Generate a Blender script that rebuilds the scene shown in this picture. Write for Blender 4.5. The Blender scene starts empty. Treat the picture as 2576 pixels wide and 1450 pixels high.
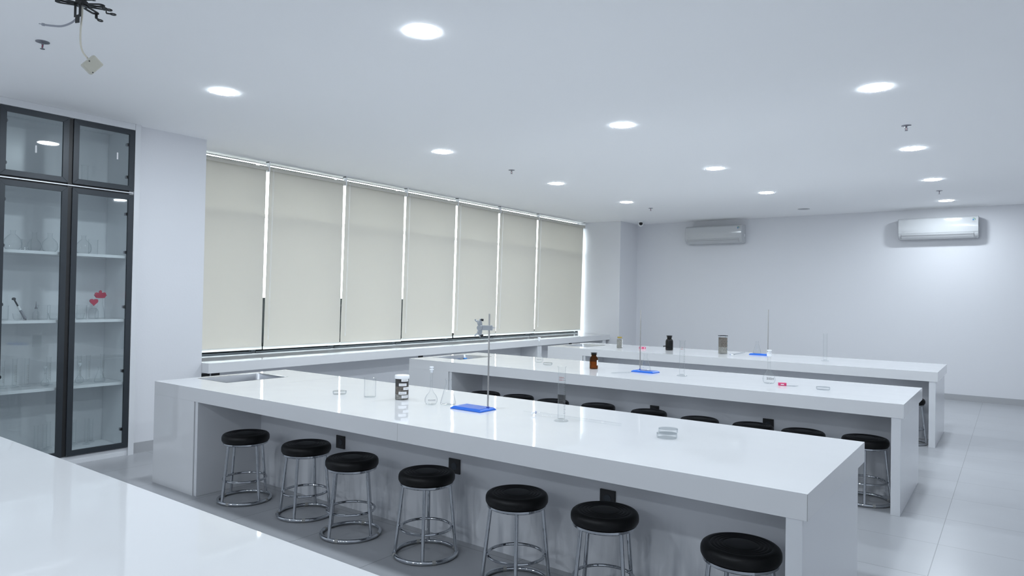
import bpy, bmesh, math, random
from mathutils import Vector, Matrix
random.seed(7)
PI = math.pi
S = bpy.context.scene
COL = S.collection

# ------------------------------------------------------------------ camera
cam_d = bpy.data.cameras.new('camera'); cam = bpy.data.objects.new('camera', cam_d); COL.objects.link(cam)
cam_d.sensor_width = 36.0; cam_d.lens = 36.0 * 1722.69 / 2576.0; cam_d.clip_start = 0.05; cam_d.clip_end = 3000
rx, ry, rz = 0.0129, -0.0171, 0.6322
Rm = Matrix.Rotation(rz, 3, 'Z') @ Matrix.Rotation(rx, 3, 'X') @ Matrix.Rotation(ry, 3, 'Y')
right, fwd, up = Rm.col[0], Rm.col[1], Rm.col[2]
M = Matrix.Identity(4)
for i in range(3):
    M[i][0] = right[i]; M[i][1] = up[i]; M[i][2] = -fwd[i]
M.translation = Vector((5.163, 0.3315, 1.4237))
cam.matrix_world = M
S.camera = cam

# ------------------------------------------------------------------ world, exposure
W = bpy.data.worlds.new('sky'); S.world = W; W.use_nodes = True
bg = W.node_tree.nodes['Background']
bg.inputs[0].default_value = (0.90, 0.955, 1.0, 1); bg.inputs[1].default_value = 12.0
S.view_settings.view_transform = 'Standard'; S.view_settings.look = 'None'
S.view_settings.exposure = 0.0; S.view_settings.gamma = 1.0; S.view_settings.use_curve_mapping = False
LAMP_E = 254.0                                  # radiance of one lit diffuser
LAMP_C = (0.85, 0.94, 1.02)
cy = S.cycles
cy.use_denoising = True
cy.max_bounces = 10; cy.diffuse_bounces = 6; cy.glossy_bounces = 5; cy.transmission_bounces = 6
cy.transparent_max_bounces = 40; cy.caustics_reflective = False; cy.caustics_refractive = False
cy.sample_clamp_indirect = 10.0; cy.blur_glossy = 0.5

# ------------------------------------------------------------------ materials
def mat(name):
    m = bpy.data.materials.new(name); m.use_nodes = True
    return m, m.node_tree.nodes, m.node_tree.links
def P(name, col, rough=0.5, metal=0.0, spec=0.5, coat=0.0, bump=None, var=None):
    m, n, l = mat(name); b = n['Principled BSDF']
    b.inputs['Base Color'].default_value = (*col, 1); b.inputs['Roughness'].default_value = rough
    b.inputs['Metallic'].default_value = metal; b.inputs['Specular IOR Level'].default_value = spec
    b.inputs['Coat Weight'].default_value = coat; b.inputs['Coat Roughness'].default_value = 0.05
    tc = n.new('ShaderNodeTexCoord')
    if bump:
        sc, st = bump
        t = n.new('ShaderNodeTexNoise'); t.inputs['Scale'].default_value = sc; t.inputs['Detail'].default_value = 2
        l.new(tc.outputs['Object'], t.inputs['Vector'])
        bn = n.new('ShaderNodeBump'); bn.inputs['Strength'].default_value = 1.0; bn.inputs['Distance'].default_value = st
        l.new(t.outputs['Fac'], bn.inputs['Height']); l.new(bn.outputs['Normal'], b.inputs['Normal'])
    if var:
        sc, c2 = var
        t = n.new('ShaderNodeTexNoise'); t.inputs['Scale'].default_value = sc; t.inputs['Detail'].default_value = 5
        l.new(tc.outputs['Object'], t.inputs['Vector'])
        r = n.new('ShaderNodeValToRGB'); r.color_ramp.elements[0].position = 0.35; r.color_ramp.elements[1].position = 0.65
        r.color_ramp.elements[0].color = (*col, 1); r.color_ramp.elements[1].color = (*c2, 1)
        l.new(t.outputs['Fac'], r.inputs['Fac']); l.new(r.outputs['Color'], b.inputs['Base Color'])
    return m
def glass(name, tint=(0.993, 0.995, 0.995), edge=(0.80, 0.84, 0.86), power=4.0, f0=0.022):
    m, n, l = mat(name); n.remove(n['Principled BSDF']); out = n['Material Output']
    lw = n.new('ShaderNodeLayerWeight'); lw.inputs['Blend'].default_value = 0.5
    p5 = n.new('ShaderNodeMath'); p5.operation = 'POWER'; p5.inputs[1].default_value = 5.0
    sc = n.new('ShaderNodeMath'); sc.operation = 'MULTIPLY_ADD'; sc.inputs[1].default_value = 0.5; sc.inputs[2].default_value = f0
    l.new(lw.outputs['Facing'], p5.inputs[0]); l.new(p5.outputs[0], sc.inputs[0])
    pe = n.new('ShaderNodeMath'); pe.operation = 'POWER'; pe.inputs[1].default_value = power
    l.new(lw.outputs['Facing'], pe.inputs[0])
    mx = n.new('ShaderNodeMix'); mx.data_type = 'RGBA'
    mx.inputs['A'].default_value = (*tint, 1); mx.inputs['B'].default_value = (*edge, 1)
    l.new(pe.outputs[0], mx.inputs['Factor'])
    tr = n.new('ShaderNodeBsdfTransparent'); l.new(mx.outputs['Result'], tr.inputs['Color'])
    gl = n.new('ShaderNodeBsdfGlossy'); gl.inputs['Roughness'].default_value = 0.02
    ms = n.new('ShaderNodeMixShader'); l.new(sc.outputs[0], ms.inputs[0]); l.new(tr.outputs[0], ms.inputs[1]); l.new(gl.outputs[0], ms.inputs[2])
    l.new(ms.outputs[0], out.inputs['Surface'])
    return m
def emit(name, col, s):
    m, n, l = mat(name); n.remove(n['Principled BSDF'])
    e = n.new('ShaderNodeEmission'); e.inputs[0].default_value = (*col, 1); e.inputs[1].default_value = s
    l.new(e.outputs[0], n['Material Output'].inputs['Surface']); return m
def fabric(name, col, f):
    m, n, l = mat(name); n.remove(n['Principled BSDF'])
    d = n.new('ShaderNodeBsdfDiffuse'); d.inputs[0].default_value = (*col, 1)
    t = n.new('ShaderNodeBsdfTranslucent'); t.inputs[0].default_value = (*col, 1)
    x = n.new('ShaderNodeMixShader'); x.inputs[0].default_value = f
    l.new(d.outputs[0], x.inputs[1]); l.new(t.outputs[0], x.inputs[2]); l.new(x.outputs[0], n['Material Output'].inputs['Surface'])
    tc = n.new('ShaderNodeTexCoord'); wv = n.new('ShaderNodeTexNoise'); wv.inputs['Scale'].default_value = 900
    l.new(tc.outputs['Object'], wv.inputs['Vector'])
    bn = n.new('ShaderNodeBump'); bn.inputs['Distance'].default_value = 0.0003; bn.inputs['Strength'].default_value = 0.4
    l.new(wv.outputs['Fac'], bn.inputs['Height']); l.new(bn.outputs['Normal'], d.inputs['Normal'])
    return m
def floor_mat():
    m, n, l = mat('floor_tiles'); b = n['Principled BSDF']
    tc = n.new('ShaderNodeTexCoord'); mp = n.new('ShaderNodeMapping')
    mp.inputs['Location'].default_value = (-4.81 + 0.595 * 12, -5.72 + 0.595 * 16, 0)
    l.new(tc.outputs['Object'], mp.inputs['Vector'])
    br = n.new('ShaderNodeTexBrick'); br.offset = 0.0; br.squash = 1.0
    for k, v in (('Scale', 1.0), ('Mortar Size', 0.0022), ('Mortar Smooth', 0.1), ('Bias', 0.0), ('Brick Width', 0.595), ('Row Height', 0.595)):
        br.inputs[k].default_value = v
    br.inputs['Color1'].default_value = (0.38, 0.39, 0.41, 1); br.inputs['Color2'].default_value = (0.405, 0.415, 0.435, 1)
    br.inputs['Mortar'].default_value = (0.19, 0.195, 0.205, 1)
    l.new(mp.outputs[0], br.inputs['Vector'])
    ns = n.new('ShaderNodeTexNoise'); ns.inputs['Scale'].default_value = 3.0; ns.inputs['Detail'].default_value = 6
    l.new(tc.outputs['Object'], ns.inputs['Vector'])
    mr = n.new('ShaderNodeMapRange'); mr.inputs['To Min'].default_value = 0.94; mr.inputs['To Max'].default_value = 1.05
    l.new(ns.outputs['Fac'], mr.inputs['Value'])
    mx = n.new('ShaderNodeMix'); mx.data_type = 'RGBA'; mx.blend_type = 'MULTIPLY'; mx.inputs['Factor'].default_value = 1
    l.new(br.outputs['Color'], mx.inputs['A']); l.new(mr.outputs[0], mx.inputs['B']); l.new(mx.outputs['Result'], b.inputs['Base Color'])
    b.inputs['Roughness'].default_value = 0.28; b.inputs['Specular IOR Level'].default_value = 0.45
    return m
def stained_panel():
    m, n, l = mat('stained_laminate'); b = n['Principled BSDF']
    tc = n.new('ShaderNodeTexCoord'); mp = n.new('ShaderNodeMapping'); mp.inputs['Scale'].default_value = (7.0, 7.0, 0.9)
    l.new(tc.outputs['Object'], mp.inputs['Vector'])
    ns = n.new('ShaderNodeTexNoise'); ns.inputs['Scale'].default_value = 1.6; ns.inputs['Detail'].default_value = 4; ns.inputs['Distortion'].default_value = 0.4
    l.new(mp.outputs[0], ns.inputs['Vector'])
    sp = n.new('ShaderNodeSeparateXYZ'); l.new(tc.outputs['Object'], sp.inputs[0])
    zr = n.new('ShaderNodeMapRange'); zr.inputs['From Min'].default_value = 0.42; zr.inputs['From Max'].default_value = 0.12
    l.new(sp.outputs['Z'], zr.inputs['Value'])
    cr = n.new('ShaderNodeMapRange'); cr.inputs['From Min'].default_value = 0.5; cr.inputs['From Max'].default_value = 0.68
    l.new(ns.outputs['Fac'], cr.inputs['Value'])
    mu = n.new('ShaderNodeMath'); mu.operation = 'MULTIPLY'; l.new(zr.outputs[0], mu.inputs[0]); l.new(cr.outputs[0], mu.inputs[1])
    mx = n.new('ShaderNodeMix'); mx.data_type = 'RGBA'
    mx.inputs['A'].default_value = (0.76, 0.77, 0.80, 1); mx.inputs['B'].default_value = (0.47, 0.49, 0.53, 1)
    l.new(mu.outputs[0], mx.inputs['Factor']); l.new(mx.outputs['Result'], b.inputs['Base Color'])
    b.inputs['Roughness'].default_value = 0.35
    return m

MT = {}
MT['lam'] = P('white_gloss_laminate', (0.715, 0.72, 0.73), 0.045, bump=(2.0, 0.0018))
MT['lam_side'] = P('white_laminate', (0.69, 0.70, 0.72), 0.18)
MT['cab'] = P('cabinet_board', (0.80, 0.81, 0.83), 0.25)
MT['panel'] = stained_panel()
MT['wall'] = P('grey_wall_paint', (0.72, 0.725, 0.75), 0.55, spec=0.3, bump=(60, 0.0004))
MT['ceil'] = P('white_ceiling_paint', (0.95, 0.95, 0.955), 0.7, spec=0.2)
MT['base'] = P('grey_skirting_tile', (0.40, 0.405, 0.42), 0.3)
MT['floor'] = floor_mat()
MT['white'] = P('white_plastic', (0.82, 0.83, 0.84), 0.3)
MT['acw'] = P('white_gloss_plastic', (0.53, 0.54, 0.55), 0.12)
MT['blackp'] = P('black_plastic', (0.012, 0.012, 0.013), 0.4)
MT['blackf'] = P('black_aluminium', (0.035, 0.042, 0.05), 0.35, metal=0.3)
MT['vinyl'] = P('black_vinyl', (0.0045, 0.0045, 0.005), 0.42, spec=0.25, bump=(220, 0.0004))
MT['chrome'] = P('chrome', (0.54, 0.56, 0.59), 0.07, metal=1.0, bump=(35, 0.0005))
MT['steel'] = P('stainless_steel', (0.62, 0.63, 0.65), 0.28, metal=1.0)
MT['rod'] = P('rod_steel', (0.42, 0.41, 0.40), 0.32, metal=1.0)
MT['cast'] = P('cast_alloy', (0.46, 0.48, 0.50), 0.3, metal=0.85)
MT['tape'] = P('grey_tape', (0.33, 0.33, 0.32), 0.7)
MT['blue'] = P('blue_enamel', (0.014, 0.125, 0.58), 0.2, spec=0.4)
MT['navy'] = P('blue_knob', (0.02, 0.05, 0.35), 0.3)
MT['glass'] = glass('clear_glass')
MT['pane'] = glass('cabinet_glass', (0.945, 0.972, 0.975), (0.7, 0.76, 0.78), 3.0, 0.045)
MT['wpane'] = glass('window_glass', (0.92, 0.95, 0.95), (0.8, 0.85, 0.86), 3.0, 0.012)
MT['amber'] = glass('amber_glass', (0.68, 0.46, 0.17), (0.22, 0.10, 0.03), 2.0)
MT['dark'] = P('dark_brown_glass', (0.004, 0.004, 0.0035), 0.08, spec=0.35)
MT['blind'] = fabric('beige_blind_fabric', (0.70, 0.675, 0.62), 0.225)
MT['blindw'] = fabric('white_blind_rail', (0.86, 0.87, 0.86), 0.55)
MT['alu'] = P('dark_window_aluminium', (0.05, 0.06, 0.07), 0.35, metal=0.4)
MT['alus'] = P('silver_aluminium', (0.60, 0.61, 0.63), 0.3, metal=0.9)
MT['soil'] = P('dark_soil', (0.028, 0.026, 0.024), 0.95, bump=(60, 0.002), var=(70, (0.06, 0.055, 0.05)))
MT['soil2'] = P('brown_soil', (0.09, 0.075, 0.06), 0.95, bump=(60, 0.002), var=(90, (0.19, 0.165, 0.14)))
MT['sand'] = P('grey_gravel', (0.17, 0.165, 0.15), 0.95, bump=(60, 0.002), var=(110, (0.33, 0.32, 0.29)))
MT['yel'] = P('yellow_lid', (0.34, 0.25, 0.05), 0.4)
MT['paper'] = P('paper_label', (0.80, 0.80, 0.80), 0.7)
MT['ink'] = P('grey_ink', (0.40, 0.40, 0.41), 0.8)
MT['inkd'] = P('dark_ink', (0.05, 0.05, 0.055), 0.8)
MT['brown'] = P('brown_ink', (0.26, 0.23, 0.19), 0.8)
MT['inkr'] = P('red_ink', (0.35, 0.04, 0.03), 0.8)
MT['frost'] = P('frosted_stopper', (0.84, 0.86, 0.88), 0.4)
MT['red'] = P('red_plastic', (0.52, 0.02, 0.07), 0.3)
MT['redp'] = P('pink_red_plastic', (0.62, 0.05, 0.16), 0.3)
MT['beige'] = P('cream_plastic', (0.50, 0.485, 0.41), 0.45)
MT['cable'] = P('grey_cable', (0.32, 0.33, 0.37), 0.5)
MT['cablew'] = P('cream_cable', (0.62, 0.59, 0.50), 0.5)
MT['cloth'] = P('blue_cloth', (0.03, 0.25, 0.70), 0.8, bump=(80, 0.002))
MT['cyan'] = P('cyan_tape', (0.16, 0.52, 0.72), 0.5)
MT['green'] = P('green_print', (0.05, 0.30, 0.16), 0.5)
MT['bluep'] = P('blue_print', (0.02, 0.16, 0.38), 0.5)
MT['sprk'] = P('sprinkler_metal', (0.30, 0.30, 0.33), 0.35, metal=0.9)
MT['lamp'] = emit('lamp_diffuser', LAMP_C, LAMP_E)
MT['lampoff'] = P('unlit_diffuser', (0.42, 0.43, 0.44), 0.5)
MT['asph'] = P('dark_asphalt', (0.003, 0.0035, 0.004), 1.0, spec=0.0)

# ------------------------------------------------------------------ mesh builder
class MB:
    def __init__(s): s.v = []; s.f = []; s.m = []; s.cm = 0
    def add(s, vs, fs, T=None):
        o = len(s.v)
        s.v += [tuple(T @ Vector(p)) if T else tuple(p) for p in vs]
        s.f += [tuple(i + o for i in f) for f in fs]; s.m += [s.cm] * len(fs)
        return s
    def box(s, x0, y0, z0, x1, y1, z1, T=None):
        v = [(x0, y0, z0), (x1, y0, z0), (x1, y1, z0), (x0, y1, z0), (x0, y0, z1), (x1, y0, z1), (x1, y1, z1), (x0, y1, z1)]
        return s.add(v, [(3, 2, 1, 0), (4, 5, 6, 7), (0, 1, 5, 4), (1, 2, 6, 5), (2, 3, 7, 6), (3, 0, 4, 7)], T)
    def lathe(s, prof, n=36, c=(0, 0, 0), T=None):
        vs = []; fs = []; idx = []
        for r, z in prof:
            if r < 1e-6: idx.append([len(vs)]); vs.append((c[0], c[1], c[2] + z))
            else:
                idx.append(list(range(len(vs), len(vs) + n)))
                vs += [(c[0] + r * math.cos(2 * PI * i / n), c[1] + r * math.sin(2 * PI * i / n), c[2] + z) for i in range(n)]
        for a, b in zip(idx, idx[1:]):
            for i in range(n):
                j = (i + 1) % n
                if len(a) == 1 and len(b) == 1: continue
                if len(a) == 1: fs.append((a[0], b[j], b[i]))
                elif len(b) == 1: fs.append((a[i], a[j], b[0]))
                else: fs.append((a[i], a[j], b[j], b[i]))
        return s.add(vs, fs, T)
    def tube(s, pts, r, n=10, closed=False, caps=True):
        pts = [Vector(p) for p in pts]; N = len(pts); vs = []; fs = []
        rr = r if isinstance(r, (list, tuple)) else [r] * N
        prev = None
        for i, p in enumerate(pts):
            t = (pts[(i + 1) % N] - pts[i - 1]) if closed else (pts[min(i + 1, N - 1)] - pts[max(i - 1, 0)])
            t.normalize()
            if prev is None:
                a = Vector((0, 0, 1)) if abs(t.z) < 0.9 else Vector((1, 0, 0)); u = t.cross(a).normalized()
            else: u = (prev - t * prev.dot(t)).normalized()
            prev = u; w = t.cross(u)
            vs += [tuple(p + rr[i] * (u * math.cos(2 * PI * k / n) + w * math.sin(2 * PI * k / n))) for k in range(n)]
        for i in range(N if closed else N - 1):
            a = i * n; b = ((i + 1) % N) * n
            for k in range(n): fs.append((a + k, a + (k + 1) % n, b + (k + 1) % n, b + k))
        if not closed and caps: fs += [tuple(reversed(range(n))), tuple(range((N - 1) * n, N * n))]
        return s.add(vs, fs)
    def ring(s, R, r, z, n=48, m=10, c=(0, 0)):
        return s.tube([(c[0] + R * math.cos(2 * PI * i / n), c[1] + R * math.sin(2 * PI * i / n), z) for i in range(n)], r, m, True)
    def prism(s, poly, axis, a, b):
        # poly in the two other axes, extruded along axis from a to b
        def pt(p, t): return {'x': (t, p[0], p[1]), 'y': (p[0], t, p[1]), 'z': (p[0], p[1], t)}[axis]
        n = len(poly); vs = [pt(p, a) for p in poly] + [pt(p, b) for p in poly]
        return s.add(vs, [tuple(range(n))[::-1], tuple(range(n, 2 * n))] + [(i, (i + 1) % n, n + (i + 1) % n, n + i) for i in range(n)])
    def build(s, name, mats, parent=None, smooth=35, bevel=0, loc=None):
        me = bpy.data.meshes.new(name); me.from_pydata(s.v, [], s.f)
        for m in (mats if isinstance(mats, (list, tuple)) else [mats]): me.materials.append(MT[m])
        for p, k in zip(me.polygons, s.m): p.material_index = k
        bm = bmesh.new(); bm.from_mesh(me); bmesh.ops.recalc_face_normals(bm, faces=bm.faces); bm.to_mesh(me); bm.free()
        if smooth:
            me.polygons.foreach_set('use_smooth', [True] * len(me.polygons)); me.set_sharp_from_angle(angle=math.radians(smooth))
        o = bpy.data.objects.new(name, me); COL.objects.link(o)
        if parent: o.parent = parent
        if loc: o.location = loc
        if bevel:
            b = o.modifiers.new('bevel', 'BEVEL'); b.width = bevel; b.segments = 2; b.limit_method = 'ANGLE'; b.angle_limit = math.radians(50)
        return o
def tag(o, label, cat, group=None):
    o['label'] = label; o['category'] = cat
    if group: o['group'] = group
    return o
def thing(name, label, cat, loc=(0, 0, 0), rot=0, group=None):
    o = bpy.data.objects.new(name, None); COL.objects.link(o); o.location = loc; o.rotation_euler = (0, 0, rot); o.empty_display_size = 0.1
    return tag(o, label, cat, group)
def struct(o): o['kind'] = 'structure'; return o
def dup(src, loc, rot=None, label=None, sc=None):
    kids = {}
    for o in bpy.data.objects:
        if o.parent: kids.setdefault(o.parent, []).append(o)
    def cp(o, par):
        c = o.copy(); COL.objects.link(c)
        if par: c.parent = par
        for k in kids.get(o, []): cp(k, c)
        return c
    c = cp(src, None); c.location = loc
    if rot is not None: c.rotation_euler = (0, 0, rot)
    if label: c['label'] = label
    if sc: c.scale = sc
    return c
def text_geo(txt, size):
    cu = bpy.data.curves.new('t', 'FONT'); cu.body = txt; cu.size = size; cu.align_x = 'CENTER'; cu.resolution_u = 3; cu.extrude = 0.0
    o = bpy.data.objects.new('t', cu); COL.objects.link(o)
    me = bpy.data.meshes.new_from_object(o.evaluated_get(bpy.context.evaluated_depsgraph_get()))
    vs = [tuple(v.co) for v in me.vertices]; fs = [tuple(p.vertices) for p in me.polygons]
    bpy.data.objects.remove(o); bpy.data.meshes.remove(me); bpy.data.curves.remove(cu)
    return vs, fs
def wrap(vs, r, z0, a0):       # flat x,y -> on a cylinder of radius r (or r(z)), centred at angle a0
    out = []
    for x, y, _ in vs:
        R = r(z0 + y) if callable(r) else r
        a = a0 + x / R; out.append((R * math.cos(a), R * math.sin(a), z0 + y))
    return out
def strip(w, h, n=8):           # flat label grid for wrapping
    vs = []; fs = []
    for i in range(n + 1): vs += [(-w / 2 + w * i / n, 0, 0), (-w / 2 + w * i / n, h, 0)]
    for i in range(n): fs.append((2 * i, 2 * i + 2, 2 * i + 3, 2 * i + 1))
    return vs, fs
def cam_ang(x, y): return math.atan2(0.3315 - y, 5.163 - x)   # bearing from a thing to the viewer's place in the aisle

# ------------------------------------------------------------------ room
HC = 2.867; YB = 12.461; XR = 6.6; YF = -6.0; XW = -1.60
YL, YR = 3.841, 11.749
b = MB(); b.box(-2.0, YF - .2, -.12, XR + .2, YB + .2, 0.0); struct(b.build('floor', 'floor', smooth=0))
b = MB(); b.box(-1.66, YF - .2, HC, XR + .2, YB + .2, HC + .15); struct(b.build('ceiling', 'ceil', smooth=0))
b = MB(); b.box(-2.0, YB, 0, XR + .2, YB + .2, HC); struct(b.build('wall_back', 'wall', smooth=0))
b = MB(); b.box(XR, YF, 0, XR + .2, YB, HC); struct(b.build('wall_right', 'wall', smooth=0))
b = MB(); b.box(-2.0, YF - .2, 0, XR + .2, YF, HC); struct(b.build('wall_front', 'wall', smooth=0))
b = MB()
b.box(-1.9, YF, 0, -1.035, 2.13, HC)            # wall left of the cabinet
b.box(-1.9, 2.13, 0, -1.435, 3.215, HC)          # behind the cabinet
b.box(-1.9, 3.215, 0, -1.035, YL, HC)            # column
b.box(-1.9, YL, 0, XW, YR, 0.75)                 # under the windows
b.box(-1.9, YR, 0, -0.729, YB, HC)               # pillar at the far end
struct(b.build('wall_left', 'wall', smooth=0))
b = MB(); b.box(-0.729, YB - .012, 0, XR, YB, 0.09); struct(b.build('baseboard_back', 'base', smooth=0))
b = MB(); b.box(XR - .012, YF, 0, XR, YB - .012, 0.09); struct(b.build('baseboard_right', 'base', smooth=0))
b = MB(); b.box(-1.035, 3.215, 0, -1.023, YL, 0.09); b.box(-1.035, YF, 0, -1.023, 2.13, 0.09); b.box(-0.729, YR, 0, -0.717, YB - .012, 0.09)
struct(b.build('baseboard_left', 'base', smooth=0))
b = MB(); b.box(-900, -500, -6.2, -2.2, 1200, -6.0); struct(b.build('ground', 'asph', smooth=0))
b = MB(); b.box(-42, 48.5, -6.0, -38, 80, 1.0); b.box(-42.2, 48.3, 1.0, -37.8, 80.2, 1.2); struct(b.build('added_pale_block', 'white', smooth=0))  # invented pale block outside, added so some blind gaps look bright low down
b = MB(); b.box(-1.80, YL, .70, -1.70, YR, .85); struct(b.build('added_dark_ledge', 'asph', smooth=0))  # dark ledge added outside to keep bright sky off the counter and its reflection
# windows: dark aluminium frame, transom and one pane each
gaps = [4.815, 5.895, 6.94, 8.0, 9.04, 10.14]
my = [YL] + [g - 0.05 for g in gaps] + [YR]
for i in range(7):
    y0, y1 = my[i], my[i + 1]; f = MB(); w = 0.025
    f.box(XW - .06, y0, .75, XW - .012, y0 + w, 2.812); f.box(XW - .06, y1 - w, .75, XW - .012, y1, 2.812)
    f.box(XW - .06, y0 + w, .75, XW, y1 - w, .768); f.box(XW - .06, y0 + w, 2.812, XW, y1 - w, 2.843)
    o = struct(f.build('window_%d' % (i + 1), 'alu', smooth=0))
    g = MB(); g.box(XW - .05, y0 + w, 2.262, XW - .012, y1 - w, 2.305); g.build('transom', 'white', o, smooth=0)
    g = MB(); g.box(XW - .034, y0 + w, .768, XW - .028, y1 - w, 2.812); g.box(XW - .034, y0 + w, 2.843, XW - .028, y1 - w, HC); g.build('pane', 'wpane', o, smooth=0)

# ------------------------------------------------------------------ roller blinds
BX = -1.492; edges = [(3.87, 4.80), (4.832, 5.878), (5.912, 6.925), (6.955, 7.985), (8.018, 9.022), (9.056, 10.118), (10.155, 11.70)]
TAPER = [(0, .008), (.006, .014), (.014, .010), (.008, .0), (.0, .015), (.015, .012), (.012, .0)]      # how far each lower edge hangs out
bl_lab = ['beige roller blind beside the grey column next to the glass cabinet', 'second beige roller blind counted from the glass cabinet end',
          'third beige roller blind counted from the glass cabinet end', 'fourth beige roller blind, middle one of the seven',
          'fifth beige roller blind, behind the retort clamp', 'sixth beige roller blind, next to the last one', 'last beige roller blind, beside the white pillar at the far end']
for i, (y0, y1) in enumerate(edges):
    t = thing('roller_blind', bl_lab[i], 'blind', (BX, y0, 0.8), 0, 'roller blinds along the windows')
    L = y1 - y0; zb = (-.002, -.004, -.006, 0., .002, .0, -.004)[i]
    dx = -.034
    ya, yb2 = TAPER[i]; f = MB()
    f.add([(x, y, z) for x, z, p, q in ((-.0008 + dx, zb + .02, ya, yb2), (.0008 + dx, zb + .02, ya, yb2), (.0008, 1.985, 0, 0), (-.0008, 1.985, 0, 0)) for y in (.004 - p, L - .004 + q)], [(0, 2, 4, 6), (1, 3, 5, 7), (0, 1, 3, 2), (2, 3, 5, 4), (4, 5, 7, 6), (6, 7, 1, 0)]); f.build('fabric', 'blind', t, smooth=0)
    r = MB(); r.tube([(.0205, .004, 1.988), (.0205, L - .004, 1.988)], .021, 24); r.build('roller_tube', 'blind', t)
    q = MB(); q.prism([(x + dx, z) for x, z in ((-.006, zb), (.006, zb), (.007, zb + .016), (.004, zb + .034), (-.004, zb + .034), (-.007, zb + .016))], 'y', 0.002 - ya, L - .002 + yb2); q.build('bottom_rail', 'blindw', t, smooth=0)
    for yy in ((-.016, L + .002) if i == 0 else (L + .002,)):
        k = MB(); k.box(-.012, yy, 1.955, .046, yy + .012, HC - .8); k.box(-.02, yy, 2.055, .048, yy + .02, HC - .8); k.build('bracket', 'white', t, smooth=0, bevel=.002)
    c = MB(); yc = .022
    c.tube([(.044, yc, 1.985), (.008, yc, .14), (.008, yc + .006, .132), (.008, yc + .012, .14), (.044, yc + .012, 1.985)], .0014, 5); c.build('pull_chain', 'white', t)
    c = MB(); c.lathe([(0, 0), (.004, .002), (.004, .035), (0, .037)], 10, (.008, yc + .006, .105)); c.build('chain_weight', 'white', t)

# ------------------------------------------------------------------ window counter
t = thing('window_counter', 'long white counter under the roller blinds along the windows', 'counter', (-0.917, YL, 0))
L = YR - YL
s = MB(); s.box(-.683, .002, .654, 0, L - .002, .75); s.build('countertop', 'lam', t, smooth=0, bevel=.003)
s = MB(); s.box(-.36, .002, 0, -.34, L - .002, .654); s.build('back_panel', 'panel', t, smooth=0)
for yy in (5.52, L - .25):
    s = MB(); s.box(-.34, yy, 0, -.012, yy + .12, .654); s.build('leg_panel', 'lam_side', t, smooth=0, bevel=.002)
def outlet(parent, x, y, z, face):
    o = MB()
    if face == 'y':
        o.box(x - .043, y - .009, z - .043, x + .043, y, z + .043); ob = o.build('power_outlet', 'blackp', parent, smooth=0, bevel=.002)
        k = MB(); k.lathe([(.021, 0), (.021, .0016), (.0185, .0016), (.0185, .0004), (0, .0004)], 24, T=Matrix.Translation((x, y - .009, z)) @ Matrix.Rotation(PI / 2, 4, 'X'))
        k.build('socket', 'blackf', ob)
    else:
        o.box(x, y - .043, z - .043, x + .009, y + .043, z + .043); ob = o.build('power_outlet', 'blackp', parent, smooth=0, bevel=.002)
for yy in (.165, .27, 3.2, 7.05): outlet(t, -.34, yy, .575, 'x')

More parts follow.
